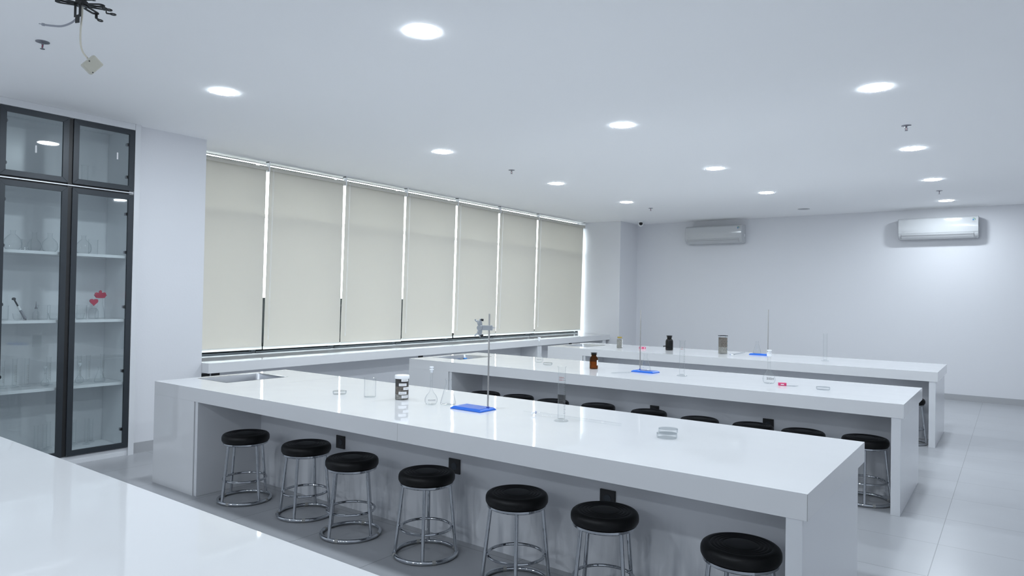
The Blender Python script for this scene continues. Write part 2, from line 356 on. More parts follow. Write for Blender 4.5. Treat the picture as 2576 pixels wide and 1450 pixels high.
# ------------------------------------------------------------------ benches
def bench(name, label, x0, y0, length, depth, group, sink=True, outs=(), flip=False):
    t = thing(name, label, 'lab bench', (x0, y0, 0), 0, group)
    H, A = .75, .654; X1, Y1 = length, depth
    hx0, hx1, hy0, hy1 = .06, .465, .295, .835
    s = MB()
    xs, ys = [0, hx0, hx1, X1], [0, hy0, hy1, Y1]
    if sink:
        for z, top in ((H, 1), (A, 0)):
            s.add([(x, y, z) for y in ys for x in xs], [(j * 4 + i, j * 4 + i + 1, j * 4 + i + 5, j * 4 + i + 4) for j in range(3) for i in range(3) if (i, j) != (1, 1)])
        def wallq(pts):
            for (a, c) in zip(pts, pts[1:] + pts[:1]):
                s.add([(a[0], a[1], A), (c[0], c[1], A), (c[0], c[1], H), (a[0], a[1], H)], [(0, 1, 2, 3)])
        wallq([(x, 0) for x in xs] + [(X1, hy0), (X1, hy1)] + [(x, Y1) for x in xs[::-1]] + [(0, hy1), (0, hy0)])
        wallq([(hx0, hy0), (hx0, hy1), (hx1, hy1), (hx1, hy0)])
        me = s
        bm = bmesh.new()
        vv = [bm.verts.new(p) for p in s.v]
        for f in s.f: bm.faces.new([vv[i] for i in f])
        bmesh.ops.remove_doubles(bm, verts=bm.verts, dist=1e-5)
        bmesh.ops.recalc_face_normals(bm, faces=bm.faces)
        bm.verts.index_update()
        s.v = [tuple(v.co) for v in bm.verts]; s.f = [tuple(v.index for v in f.verts) for f in bm.faces]; s.m = [0] * len(s.f); bm.free()
    else: s.box(0, 0, A, X1, Y1, H)
    s.build('benchtop', 'lam', t, smooth=0, bevel=.0009)
    c = MB()                                    # hollow sink cabinet at the window end
    c.box(0, 0, 0, .020, Y1 - .002, A); c.box(.02, 0, 0, .556, .02, A); c.box(.02, Y1 - .02, 0, .556, Y1 - .002, A); c.box(.538, .02, 0, .556, Y1 - .02, A)
    c.build('sink_cabinet', 'lam', t, smooth=0)
    c = MB(); c.box(.562, 0.006, 0, .596, Y1 - .04, A - .001); c.build('side_panel', 'lam_side', t, smooth=0, bevel=.0015)
    c = MB(); c.prism([(0.004, 0), (Y1 - .065, 0), (Y1 - .065, A - .02), (Y1 - .04, A), (0.004, A)], 'x', X1 - .074, X1 - .017); c.build('leg_panel', 'lam_side', t, smooth=0, bevel=.0015)
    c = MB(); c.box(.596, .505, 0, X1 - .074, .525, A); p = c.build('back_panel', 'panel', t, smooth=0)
    for x in outs: outlet(t, x, .505, .425, 'y')
    if sink:
        k = MB(); cx, cyy = (hx0 + hx1) / 2, (hy0 + hy1) / 2
        def rr(hw, hh, r, z, n=6):
            pts = []
            for q, (sx, sy) in enumerate(((1, 1), (-1, 1), (-1, -1), (1, -1))):
                for i in range(n + 1):
                    a = q * PI / 2 + i * PI / 2 / n
                    pts.append((cx + sx * (hw - r) + r * math.cos(a), cyy + sy * (hh - r) + r * math.sin(a), z))
            return pts
        hw, hh = (hx1 - hx0) / 2, (hy1 - hy0) / 2
        lay = [rr(hw - .0005, hh - .0005, .012, H + .0008), rr(hw - .012, hh - .012, .02, H - .002), rr(hw - .016, hh - .016, .03, H - .03), rr(hw - .022, hh - .022, .04, H - .13), rr(hw - .05, hh - .05, .05, H - .16), rr(.03, .03, .029, H - .165)]
        vs = sum(lay, []); n = len(lay[0]); fs = [(a * n + i, a * n + (i + 1) % n, (a + 1) * n + (i + 1) % n, (a + 1) * n + i) for a in range(len(lay) - 1) for i in range(n)]
        k.add(vs, fs); sk = k.build('sink_basin', 'steel', t)
        d = MB(); d.lathe([(.034, .003), (.03, .005), (.022, .001), (0, -.001)], 24, (cx, cyy, H - .167)); d.build('drain', 'chrome', sk)
    return t
G = 'white lab benches'
bench('lab_bench', 'nearest white bench, its top cut off at the lower left', 0.0, 0.33, 4.57, 1.152, G, sink=False)
B1 = bench('lab_bench', 'white bench with clamp stand, soil jar and seven stools in front', 0.0, 2.892, 4.586, 1.139, G, outs=(1.512, 2.525, 3.535))
def joint(parent, *bx):
    for q in bx:
        s = MB(); s.box(*q)
        s.build('joint_line', 'tape', parent, smooth=0)
joint(B1, (2.5566, -.0004, .6545, 2.5578, .001, .7495), (.767, .62, .7495, .7682, 1.1385, .7503), (4.5845, -.0006, .6545, 4.5864, .001, .7485))
bench('lab_bench', 'white bench with amber bottle and nine stools, second from back wall', -.013, 5.572, 4.591, 1.150, G, outs=(1.597, 2.581, 3.575))
bench('lab_bench', 'farthest white bench, with dark bottle and yellow-lidded jar', -.027, 8.276, 4.592, 1.149, G)
# blue cloth lying in the second sink
k = MB(); n = 10; vs = []; fs = []
for i in range(n):
    for j in range(n): vs.append((-.075 + .15 * i / (n - 1), .012 * math.sin(i * 1.7 + j * .4) - .05 * (1 - j / (n - 1)) ** 2, .112 * j / (n - 1) + .006 * math.sin(i * 1.1)))
for i in range(n - 1):
    for j in range(n - 1): fs.append((i * n + j, (i + 1) * n + j, (i + 1) * n + j + 1, i * n + j + 1))
k.add(vs, fs); o = k.build('cleaning_cloth', 'cloth', loc=(.165, 6.345, .600)); o.modifiers.new('s', 'SOLIDIFY').thickness = .003
tag(o, 'bright blue cloth in the steel sink of the amber-bottle bench', 'cloth')

# ------------------------------------------------------------------ stools
def make_stool():
    t = thing('lab_stool', '', 'stool', (0, 0, 0), 0, 'black round lab stools')
    R = .155; z0 = .402
    pr = [(0, z0), (.135, z0), (.150, z0 + .003), (.1545, z0 + .012), (.1555, z0 + .024), (.1545, z0 + .036), (.150, z0 + .046), (.142, z0 + .0525), (.132, z0 + .0555)]
    for rr_ in (.118, .101, .085, .069):
        pr += [(rr_ + .008, z0 + .0555), (rr_ + .004, z0 + .0545), (rr_, z0 + .0525), (rr_ - .004, z0 + .0545)]
    pr += [(.058, z0 + .0555), (.03, z0 + .0565), (0, z0 + .057)]
    s = MB(); s.lathe(pr, 64); s.build('seat', 'vinyl', t, smooth=50)
    s = MB(); s.lathe([(.120, .388), (.140, .385), (.1465, .390), (.1465, .4), (.140, .404), (.120, .404), (.120, .388)], 56); s.build('seat_rim', 'chrome', t)
    for k in range(4):
        a = PI / 4 + k * PI / 2; c, sn = math.cos(a), math.sin(a)
        s = MB(); s.tube([(c * .128, sn * .128, .39), (c * .167, sn * .167, .02)], .0095, 14); s.build('leg', 'chrome', t)
    s = MB(); s.ring(.139, .0075, .150, 56, 10); s.build('foot_ring', 'chrome', t)
    s = MB(); s.ring(.170, .0115, .0118, 64, 12); br = s.build('base_ring', 'chrome', t)
    for k in range(4):
        a0 = .35 + k * PI / 2 + PI / 4
        s = MB(); s.tube([(.170 * math.cos(a0 + d), .170 * math.sin(a0 + d), .0119) for d in (-.055, -.02, .02, .055)], .0122, 12); o = s.build('tape_band', 'tape', br)
    return t
st0 = make_stool()
row1 = [(.906, 3.073, -0.782, 'black stool at the clamp-stand bench, nearest its sink cabinet'), (1.486, 3.135, -1.838, 'black stool at the clamp-stand bench, second from its sink cabinet'),
        (1.995, 3.077, -0.749, 'black stool at the clamp-stand bench, third from its sink cabinet'), (2.56, 3.121, -1.693, 'black stool in the middle of the front row, left of black outlet'),
        (3.182, 3.107, -1.736, 'black stool fifth of the front row, between two outlets'), (3.66, 3.131, -1.253, 'black stool right in front of a black outlet, last but one of the front row'),
        (4.294, 3.087, -1.649, 'largest black stool, at the bottom edge beside the right leg panel')]
u = 0
for x, y, r, lab in row1:
    if u == 0: st0.location = (x, y, 0); st0.rotation_euler = (0, 0, r); st0['label'] = lab
    else: dup(st0, (x, y, 0), r, lab)
    u += 1
o9 = ['first', 'second', 'third', 'fourth', 'fifth', 'sixth', 'seventh', 'eighth', 'ninth']
for i, (x, y) in enumerate([(.883, 5.745), (1.267, 5.783), (1.678, 5.765), (2.124, 5.835), (2.624, 5.83), (3.101, 5.765), (3.523, 5.79), (3.897, 5.78), (4.308, 5.83)]):
    lab = '%s stool from the window side at the amber-bottle bench, only its black seat showing' % o9[i]
    if i == 8: lab = 'stool at the right end of the amber-bottle bench, chrome legs in view'
    dup(st0, (x, y, 0), .4 + i * .5 if i < 8 else -2.202, lab)
dup(st0, (4.295, 8.42, 0), .7, 'stool half hidden under the right end of the farthest bench')

# ------------------------------------------------------------------ ceiling lights, sprinklers, camera, projector mount
def make_light(lit=True):
    t = thing('downlight', '', 'ceiling light', (0, 0, HC), 0, 'round ceiling downlights')
    s = MB(); s.lathe([(.0925, 0), (.0925, -.0006), (.0915, -.001), (.088, -.001), (.088, 0), (.0925, 0)], 40); s.build('trim_ring', 'white', t)
    s = MB(); s.lathe([(.0879, -.0003), (.0876, -.0022), (.086, -.0030), (.05, -.0036), (0, -.004)], 28); s.build('diffuser', 'lamp' if lit else 'lampoff', t)
    return t
L0 = make_light(); L1 = make_light(False)
ords = ['nearest the cabinet', 'second from the cabinet', 'third from the cabinet', 'fourth from the cabinet', 'fifth from the cabinet']
spots = []
for i, (x, y) in enumerate([(.561, 3.058), (.535, 5.431), (.495, 7.627), (.491, 9.567)]): spots.append((x, y, 'lit round downlight in the row along the windows, ' + ords[i]))
mid = ['large lit round downlight near the top centre, first of the middle row', 'lit round downlight, second of the middle row', 'lit round downlight, third of the middle row', 'lit round downlight, fourth of the middle row']
for i, (x, y) in enumerate([(2.544, 3.032), (2.532, 5.438), (2.517, 7.66), (2.504, 9.649)]): spots.append((x, y, mid[i]))
rt = ['largest lit round downlight of the right-hand row', 'lit round downlight of the right-hand row, second largest', 'lit round downlight of the right-hand row, last but one', 'lit round downlight over the right air conditioner, last of its row']
for i, (x, y) in enumerate([(4.409, 5.447), (4.401, 7.647), (4.398, 9.59), (4.398, 11.567)]): spots.append((x, y, rt[i]))
for x, y in [(4.41, 3.04), (.55, -.5), (2.54, -.5), (4.41, -.5), (.55, -2.6), (2.54, -2.6), (4.41, -2.6), (.55, -4.7), (2.54, -4.7), (4.41, -4.7)]: spots.append((x, y, 'round downlight in the ceiling outside the picture'))
for i, (x, y, lab) in enumerate(spots):
    if i == 0: L0.location = (x, y, HC); L0['label'] = lab
    else: dup(L0, (x, y, HC), None, lab)
L1.location = (2.526, 11.566, HC); L1['label'] = 'unlit dull grey round downlight between the two air conditioners'

def make_sprinkler():
    t = thing('sprinkler', '', 'fire sprinkler', (0, 0, HC), 0, 'ceiling fire sprinklers')
    s = MB(); s.lathe([(.0, 0), (.036, 0), (.036, -.003), (.022, -.007), (.009, -.008), (0, -.008)], 28); s.build('escutcheon', 'sprk', t)
    s = MB(); s.tube([(0, 0, -.006), (0, 0, -.018)], .0065, 12); s.tube([(.006, 0, -.016), (.011, 0, -.024), (.009, 0, -.034), (.002, 0, -.04)], .002, 6); s.tube([(-.006, 0, -.016), (-.011, 0, -.024), (-.009, 0, -.034), (-.002, 0, -.04)], .002, 6); s.build('frame', 'sprk', t)
    s = MB(); s.tube([(0, 0, -.018), (0, 0, -.039)], .002, 8); s.build('bulb', 'red', t)
    s = MB(); s.lathe([(0, -.038), (.004, -.038), (.0125, -.041), (.0125, -.043), (0, -.043)], 16); s.build('deflector', 'sprk', t)
    return t
sp0 = make_sprinkler()
for i, (x, y, lab) in enumerate([(.58, 1.909, 'fire sprinkler with red bulb under the hanging cables, upper left'), (4.454, 6.669, 'fire sprinkler at the right between the two largest right-hand downlights'), (.547, 6.587, 'fire sprinkler in the middle of the window-side light row'), (4.394, 10.541, 'small fire sprinkler above the right air conditioner'), (.517, 10.358, 'small fire sprinkler near the white ceiling camera')]):
    if i == 0: sp0.location = (x, y, HC); sp0['label'] = lab
    else: dup(sp0, (x, y, HC), i * .6, lab)

t = thing('security_camera', 'small white dome camera with a black eye at the far ceiling corner', 'camera', (-.42, 11.963, HC), cam_ang(-.42, 11.963))
s = MB(); s.lathe([(0, 0), (.055, 0), (.055, -.02), (.05, -.026), (0, -.026)], 32); s.build('mount_base', 'white', t)
s = MB()
T = Matrix.Translation((0.01, 0, -.055)) @ Matrix.Rotation(math.radians(80), 4, 'Y')
s.lathe([(0, -.045), (.03, -.042), (.044, -.02), (.047, 0), (.044, .02), (.036, .034), (.032, .036), (0, .036)], 28, T=T); eye = s.build('camera_ball', 'white', t)
s = MB(); s.lathe([(.033, .036), (.030, .040), (.02, .044), (0, .046)], 28, T=T); s.build('lens', 'blackp', eye)

# projector bracket hanging from the ceiling
def stadium(L0_, L1_, w, n=8):
    return [(L0_ + w * math.cos(a), w * math.sin(a)) for a in [PI / 2 + PI * i / n for i in range(n + 1)]] + [(L1_ + w * math.cos(a), w * math.sin(a)) for a in [-PI / 2 + PI * i / n for i in range(n + 1)]]
PX, PY, PZ = 1.641, 1.698, 2.752
t = thing('projector_bracket', 'black ceiling projector bracket with slotted arms and hanging cables', 'bracket', (PX, PY, PZ))
s = MB(); s.lathe([(0, HC - PZ), (.055, HC - PZ), (.055, HC - PZ - .006), (.02, HC - PZ - .01), (.02, .02), (.026, .018), (.026, -.004), (0, -.004)], 28); s.build('drop_pole', 'blackp', t)
def arm(a, l, parent, hook=True):
    s = MB(); n = 8; o = stadium(.012, l, .0185, n); i = stadium(.034, l - .006, .0075, n); N = len(o)
    R = Matrix.Rotation(a, 4, 'Z')
    vs = [(p[0], p[1], z) for z in (0, .004) for p in o] + [(p[0], p[1], z) for z in (0, .004) for p in i]; fs = []
    for k in range(N):
        j = (k + 1) % N
        fs += [(k, j, 2 * N + j, 2 * N + k), (N + k, 3 * N + k, 3 * N + j, N + j), (k, N + k, N + j, j), (2 * N + k, 2 * N + j, 3 * N + j, 3 * N + k)]
    s.add(vs, fs, R)
    if hook:
        s.box(l + .01, -.006, -.018, l + .014, .006, .002, R); s.box(l + .012, -.006, -.02, l + .03, .006, -.017, R)
        s.add([], []); s.tube([tuple(R @ Vector((l + .04 + .012 * math.cos(q), .010 * math.sin(q), -.0185))) for q in [2 * PI * k / 16 for k in range(16)]], .003, 6, True)
    return s.build('arm', 'blackp', parent, smooth=40)
base_a = cam_ang(PX, PY)
for a, l, hk in ((1.02, .088, True), (1.42, .088, True), (-1.35, .088, False), (-1.75, .088, False), (2.5, .09, True)): arm(base_a + a, l, t, hk)
s = MB(); R = Matrix.Rotation(base_a - .85, 4, 'Z')
s.box(.01, -.02, -.003, .018, .02, .01, R); s.box(.018, -.02, -.055, .022, -.008, .01, R); s.box(.018, .008, -.055, .022, .02, .01, R); s.box(.018, -.02, -.062, .022, .02, -.052, R); s.box(.018, -.012, -.09, .022, .012, -.06, R); s.build('tilt_plate', 'blackp', t, smooth=0, bevel=.001)
s = MB(); s.lathe([(0, -.008), (.014, -.008), (.014, -.004), (0, -.004)], 20); s.build('centre_bolt', 'steel', t)
s = MB(); s.tube([(.02 * right.x, .02 * right.y, .03), (.055 * right.x, .055 * right.y, .03)], .007, 10); s.lathe([(0, -.008), (.01, -.006), (.01, .006), (0, .008)], 12, (.055 * right.x, .055 * right.y, .03)); s.build('thumb_screw', 'steel', t)
rv = Vector((right.x, right.y, 0)).normalized()
def rp(a, z, d=0): v = rv * a + Vector((fwd.x, fwd.y, 0)) * d; return (v.x, v.y, z)
def smoothpath(p, k=6):
    out = []
    for i in range(len(p) - 1):
        p0, p1, p2, p3 = [Vector(p[max(0, min(len(p) - 1, i + q))]) for q in (-1, 0, 1, 2)]
        for j in range(k):
            f = j / k; out.append(.5 * ((2 * p1) + (p2 - p0) * f + (2 * p0 - 5 * p1 + 4 * p2 - p3) * f * f + (3 * p1 - p0 - 3 * p2 + p3) * f ** 3))
    return out + [Vector(p[-1])]
s = MB(); s.tube(smoothpath([rp(.0, .02), rp(-.003, -.03), rp(-.035, -.075), rp(-.085, -.098), rp(-.135, -.098), rp(-.172, -.094)]), .0045, 10); sc_ = s.build('signal_cable', 'cable', t)
s = MB(); s.tube([rp(-.172, -.094), rp(-.182, -.092)], .0065, 10); s.tube([rp(-.182, -.092), rp(-.197, -.089)], .002, 6); s.build('plug', 'cable', sc_)
s = MB(); s.tube(smoothpath([rp(.002, .02), rp(.004, -.04), rp(-.002, -.12), rp(.0, -.18), rp(.012, -.22), rp(.034, -.247)]), .0042, 10); pc = s.build('power_cable', 'cablew', t)
s = MB(); Tb = Matrix.Translation(Vector(rp(.056, -.279))) @ Matrix.Rotation(base_a, 4, 'Z') @ Matrix.Rotation(math.radians(-40), 4, 'X') @ Matrix.Rotation(math.radians(20), 4, 'Z')
s.box(-.017, -.028, -.038, .017, .028, .038, Tb); jb = s.build('junction_box', 'beige', t, smooth=0, bevel=.006)
s = MB()
for yy, zz in ((-.022, .0), (.022, -.026)): s.lathe([(0, 0), (.003, 0), (.003, .0012), (0, .0012)], 10, T=Tb @ Matrix.Translation((.017, yy, zz)) @ Matrix.Rotation(PI / 2, 4, 'Y'))
s.build('screw', 'inkd', jb)

# ------------------------------------------------------------------ air conditioners
def make_ac():
    t = thing('air_conditioner', '', 'air conditioner', (0, YB, 0), 0, 'wall air conditioners')
    w, h, d = 1.02, .315, .23; hw = w / 2
    prof = [(0, 0), (-.15, 0), (-.19, .02), (-.218, .06), (-.226, .10), (-.228, .2), (-.222, .285), (-.205, .308), (-.17, h), (0, h)]
    b = MB(); b.prism(prof, 'x', -hw, hw); b.build('body', 'acw', t, smooth=30, bevel=.008)
    pf = [(-.2265, .082), (-.231, .10), (-.234, .2), (-.227, .288), (-.215, .303), (-.205, .303), (-.205, .082)]
    b = MB(); b.prism(pf, 'x', -hw + .004, hw - .004); fp = b.build('front_panel', 'acw', t, smooth=30, bevel=.003)
    lf = [(-.166, -.002), (-.196, .020), (-.2225, .06), (-.2275, .074), (-.222, .076), (-.19, .026), (-.166, .004)]
    b = MB(); b.prism(lf, 'x', -hw + .045, hw - .06); b.build('louver', 'acw', t, smooth=30)
    b = MB()
    for x in (-hw + .042, hw - .06): b.prism([(-.2285, .08), (-.224, .058), (-.199, .0205), (-.195, .0205), (-.2, .06), (-.2, .08)], 'x', x, x + .003)
    b.prism([(-.2245, .056), (-.219, .048), (-.21, .05), (-.21, .058)], 'x', -hw + .045, hw - .06)
    b.build('louver_gap', 'ink', t, smooth=0)
    vs, fs = text_geo('DAIKIN', .014); b = MB(); b.add([(x - hw + .075, -.2325 - .0012, .104 + y) for x, y, z in vs], fs); b.build('brand_lettering', 'ink', fp, smooth=0)
    b = MB(); cx, cz = hw - .055, .258; yy = -.2335
    b.cm = 0; b.add([(cx - .010 + .010 * math.cos(a), yy, cz - .004 + .010 * math.sin(a)) for a in [2 * PI * k / 20 for k in range(20)]], [tuple(range(20))])
    b.cm = 1; n = 16; arcp = [(-.4 + 2.6 * k / n) for k in range(n + 1)]
    b.add([(cx - .006 + r * math.cos(a), yy, cz + r * math.sin(a)) for a in arcp for r in (.016, .022)], [(2 * k, 2 * k + 1, 2 * k + 3, 2 * k + 2) for k in range(n)])
    b.cm = 2
    for j, (wd, zz) in enumerate(((.036, -.028), (.052, -.036))): b.add([(cx - wd / 2 - .006, yy, cz + zz), (cx + wd / 2 - .006, yy, cz + zz), (cx + wd / 2 - .006, yy, cz + zz + .003), (cx - wd / 2 - .006, yy, cz + zz + .003)], [(0, 1, 2, 3)])
    b.build('round_sticker', ['bluep', 'green', 'ink'], fp, smooth=0)
    b = MB(); b.box(hw + .0005, -.09, .11, hw + .004, -.05, .16); b.box(hw + .0005, -.06, .05, hw + .004, -.045, .07); b.build('side_cover', 'white', t, smooth=0, bevel=.001)
    return t
a0 = make_ac(); a0.location = (.845, YB, 2.437); a0['label'] = 'left white air conditioner on the back wall, nearer the pillar'
dup(a0, (4.243, YB, 2.400), None, 'right white air conditioner on the back wall, with a dark shadow around it')

# ------------------------------------------------------------------ glass-door cabinet
CY0, CY1, CF = 2.135, 3.211, -.985
t = thing('glass_cabinet', 'tall white cabinet with black framed glass doors, full of glassware', 'cabinet', (-1.43, CY0, 0))
X0, X1 = 0.0, CF + 1.43; Yw = CY1 - CY0; xi = X1 - .022
def cb(name, m, *bx, bevel=.001):
    s = MB()
    for q in bx: s.box(*q)
    return s.build(name, m, t, smooth=0, bevel=bevel)
cb('carcass', 'cab', (0, 0, .0, xi, .035, HC - .001), (0, Yw - .076, .0, xi, Yw - .03, HC - .001), (0, .035, .0, .012, Yw - .076, HC - .001), (.012, .035, 2.82, xi, Yw - .076, HC - .001), (.012, .035, .05, xi, Yw - .076, .088))
cb('side_filler', 'lam_side', (xi - .03, Yw - .046, 0, X1 + .002, Yw, HC - .001))
cb('top_filler', 'lam_side', (xi + .001, 0, 2.812, X1, Yw - .047, HC - .001))
cb('plinth', 'lam_side', (xi + .002, 0, .0, X1 - .012, Yw - .047, .035), (xi + .002, 0, .035, X1 - .016, Yw - .047, .066))
cb('middle_shelf', 'lam_side', (.012, .035, 2.256, xi - .03, Yw - .076, 2.276)); cb('dark_gap_fill', 'blackp', (xi - .028, .036, 2.245, xi - .001, Yw - .077, 2.290))  # black strip stands in for the dark recessed gap between upper and lower doors
cb('silver_rail', 'alus', (xi + .001, .045, 2.2605, X1 - .003, Yw - .05, 2.2695))
for z in (1.722, 1.176, .636): cb('shelf', 'lam', (.012, .036, z - .024, xi - .012, Yw - .077, z))
cb('door_stop', 'blackp', (xi - .006, 2.652 - CY0, .072, X1 - .012, 2.686 - CY0, 2.808))
def door(y0, y1, z0, z1, hinge_side, hz):
    w = .043; y0 -= CY0; y1 -= CY0; d = X1 - .02
    s = MB()
    for (ya, yb_, yc, yd, za, zb, zc, zd) in ((y0, y0 + w, y0 + w, y0, z0, z0 + w, z1 - w, z1), (y1, y1 - w, y1 - w, y1, z0, z0 + w, z1 - w, z1)):
        s.add([(x, y, z) for x in (d, X1) for y, z in ((ya, za), (yb_, zb), (yc, zc), (yd, zd))], [(0, 1, 2, 3), (4, 5, 6, 7), (0, 1, 5, 4), (1, 2, 6, 5), (2, 3, 7, 6), (3, 0, 4, 7)])
    for (z_, zi) in ((z0, z0 + w), (z1, z1 - w)):
        s.add([(x, y, z) for x in (d, X1) for y, z in ((y0, z_), (y1, z_), (y1 - w, zi), (y0 + w, zi))], [(0, 1, 2, 3), (4, 5, 6, 7), (0, 1, 5, 4), (1, 2, 6, 5), (2, 3, 7, 6), (3, 0, 4, 7)])
    f = s.build('door', 'blackf', t, smooth=0, bevel=.0012)
    s = MB(); s.box(X1 - .013, y0 + w - .004, z0 + w - .004, X1 - .008, y1 - w + .004, z1 - w + .004); s.build('pane', 'pane', f, smooth=0)
    for z in hz:
        yh = y1 - w - .012 if hinge_side > 0 else y0 + w - .008
        s = MB(); s.box(d - .028, yh, z - .012, d - .002, yh + .02, z + .012); s.lathe([(0, 0), (.014, 0), (.014, .006), (0, .006)], 14, T=Matrix.Translation((d - .008, yh + .01, z)) @ Matrix.Rotation(PI / 2, 4, 'Y')); s.build('hinge', 'sprk', f, smooth=30, bevel=.001)
    return f
dUL = door(2.184, 2.653, 2.2815, 2.808, -1, (2.7, 2.38)); dUR = door(2.685, 3.162, 2.2815, 2.808, 1, (2.68, 2.40))
dLL = door(2.184, 2.653, .073, 2.2485, -1, (2.1, 1.75, 1.3, .75, .25)); dLR = door(2.685, 3.162, .073, 2.2485, 1, (2.08, 1.75, 1.28, .73, .23))
for (dd, yy, zz) in ((dUL, 2.4245, 2.513), (dUR, 3.025, 2.565)):
    s = MB(); s.box(X1 - .0078, yy - CY0 - .006, zz - .029, X1 - .0072, yy - CY0 + .006, zz + .029); s.build('paper_sticker', 'paper', dd, smooth=0)

# ------------------------------------------------------------------ glassware
B = .75
def wall_prof(outer, th):      # close an outer radius profile with an inner one
    inner = [(max(r - th, .0004), z + (th if i == 0 else 0)) for i, (r, z) in enumerate(outer)]
    pr = [(0, outer[0][1])] + outer + inner[::-1] + [(0, inner[0][1])]
    return [(r, z + .0008) for r, z in pr]
def glassy(name, label, cat, outer, th, loc, group=None, rot=0, n=32):
    t = thing(name, label, cat, loc, rot, group)
    s = MB(); s.lathe(wall_prof(outer, th), n); s.build('vessel', 'glass', t, smooth=40)
    return t
def petri(label, loc, r=.048, h=.018, layers=1):
    t = thing('petri_dish', label, 'petri dish', loc, 0, 'petri dishes on the benches')
    s = MB(); s.lathe(wall_prof([(r - .004, 0), (r - .003, .001), (r - .003, h)], .002), 40); s.build('dish', 'glass', t, smooth=40)
    s = MB(); s.lathe([(0, h + .003), (r, h + .003), (r, .006), (r - .0018, .006), (r - .0018, h + .001), (0, h + .001)], 40); s.build('lid', 'glass', t, smooth=40)
    return t
def vol_flask(label, loc, h=.26, r=.047, rn=.009, mark=None, white=False, group='volumetric flasks'):
    rot = cam_ang(loc[0], loc[1]); t = thing('volumetric_flask', label, 'flask', loc, rot, group)
    bh = r * 2.05
    out = [(r * .55, 0), (r * .8, .004), (r * .97, r * .45), (r, r * .8), (r * .93, r * 1.15), (r * .7, r * 1.55), (r * .42, r * 1.85), (rn * 1.5, bh), (rn, bh + r * .35), (rn, h * .80), (rn * 1.25, h * .82), (rn * 1.3, h * .9), (rn * 1.4, h * .905)]
    s = MB(); s.lathe(wall_prof(out, .0018), 36); v = s.build('vessel', 'glass', t, smooth=40)
    s = MB(); s.lathe([(0, h * .84), (rn * .9, h * .84), (rn * 1.05, h * .905), (rn * 1.6, h * .91), (rn * 1.6, h * .925), (rn * .8, h * .935), (rn * .8, h * .955), (rn * 1.5, h * .965), (rn * 1.5, h * .995), (0, h)], 24); s.build('stopper', 'frost', t)
    s = MB(); s.ring(rn + .0003, .0006, h * .62, 24, 6); s.build('level_mark', 'ink', v)
    if white:
        s = MB(); s.lathe([(rn + .0003, h * .80), (rn * 1.55, h * .815), (rn * 1.55, h * .902), (rn * 1.4, h * .904)], 24); s.build('frosted_collar', 'frost', v)
    if mark:
        rad = lambda z: r * 1.006 * (1 - .25 * ((z - r * .8) / r) ** 2) + .0006
        if mark == '500ml':
            vs, fs = text_geo(mark, .026); s = MB(); s.add(wrap(vs, rad, r * .72, .25), fs); s.build('volume_print', 'inkd', v, smooth=0)
        else:
            s = MB(); random.seed(3)
            for row in (0, 1):
                x = -.024
                while x < .024:
                    w_ = random.uniform(.002, .005); g, f = strip(w_, .0035, 2); s.add(wrap([(p[0] + x + w_ / 2, p[1], 0) for p in g], rad, r * (.85 - row * .14), .1), f); x += w_ + .0012
            s.build('volume_print', 'ink', v, smooth=0)
    return t
def erlen(label, loc, h=.165, r=.049, rn=.016, group='erlenmeyer flasks', prt=False):
    t = thing('erlenmeyer_flask', label, 'flask', loc, cam_ang(loc[0], loc[1]), group)
    out = [(r * .9, 0), (r * .98, .003), (r, .01), (r * .97, .018), (rn * 1.35, h * .70), (rn, h * .78), (rn, h * .95), (rn * 1.28, h * .975), (rn * 1.28, h)]
    s = MB(); s.lathe(wall_prof(out, .0018), 36); v = s.build('vessel', 'glass', t, smooth=40)
    if prt:
        s = MB()
        for k in range(4): g, f = strip(.010, .002, 2); s.add(wrap(g, lambda z: r * (.97 - .75 * (z - .018) / (h * .7)) + .001, .03 + .017 * k, -.5), f)
        s.build('scale_print', 'bluep', v, smooth=0)
    return t
def cylinder(label, loc, h=.30, r=.02, red=None, base='round', group='graduated cylinders', ticks=True, tick_a=.75, mk='inkd'):
    t = thing('graduated_cylinder', label, 'measuring cylinder', loc, cam_ang(loc[0], loc[1]), group)
    out = [(r * .9, .012), (r, .016), (r, h - .006), (r * 1.2, h - .002), (r * 1.25, h)]
    s = MB(); s.lathe(wall_prof(out, .0018), 32); v = s.build('vessel', 'glass', t, smooth=40)
    s = MB(); n = 8 if base == 'hex' else 36
    s.lathe([(0, .0008), (r * 1.95, .0008), (r * 2.0, .003), (r * 1.7, .008), (r * .9, .0125), (0, .0125)], n); s.build('foot', 'glass', t, smooth=25 if n == 8 else 40)
    if ticks:
        s = MB(); N = 20
        for k in range(N):
            z = .045 + (h * .78 - .045) * k / (N - 1); w_ = .009 if k % 2 == 0 else .005
            g, f = strip(w_, .0011, 2); s.add(wrap(g, r + .0005, z, tick_a), f)
            if k % 2 == 0: g, f = strip(.004, .004, 2); s.add(wrap(g, r + .0005, z - .001, tick_a + .55), f)
        s.build('scale_marks', mk, v, smooth=0)
    if red:
        vs, fs = text_geo(red, .0125); s = MB(); s.add(wrap(vs, r + .0006, h * .79, -.1), fs)
        for x, wd in ((-.012, .004), (-.006, .005), (.001, .006), (.009, .004)): g, f = strip(wd, .003, 2); s.add(wrap([(p[0] + x, p[1], 0) for p in g], r + .0006, h * .755, -.1), f)
        s.build('volume_print', 'inkr', v, smooth=0)
    return t
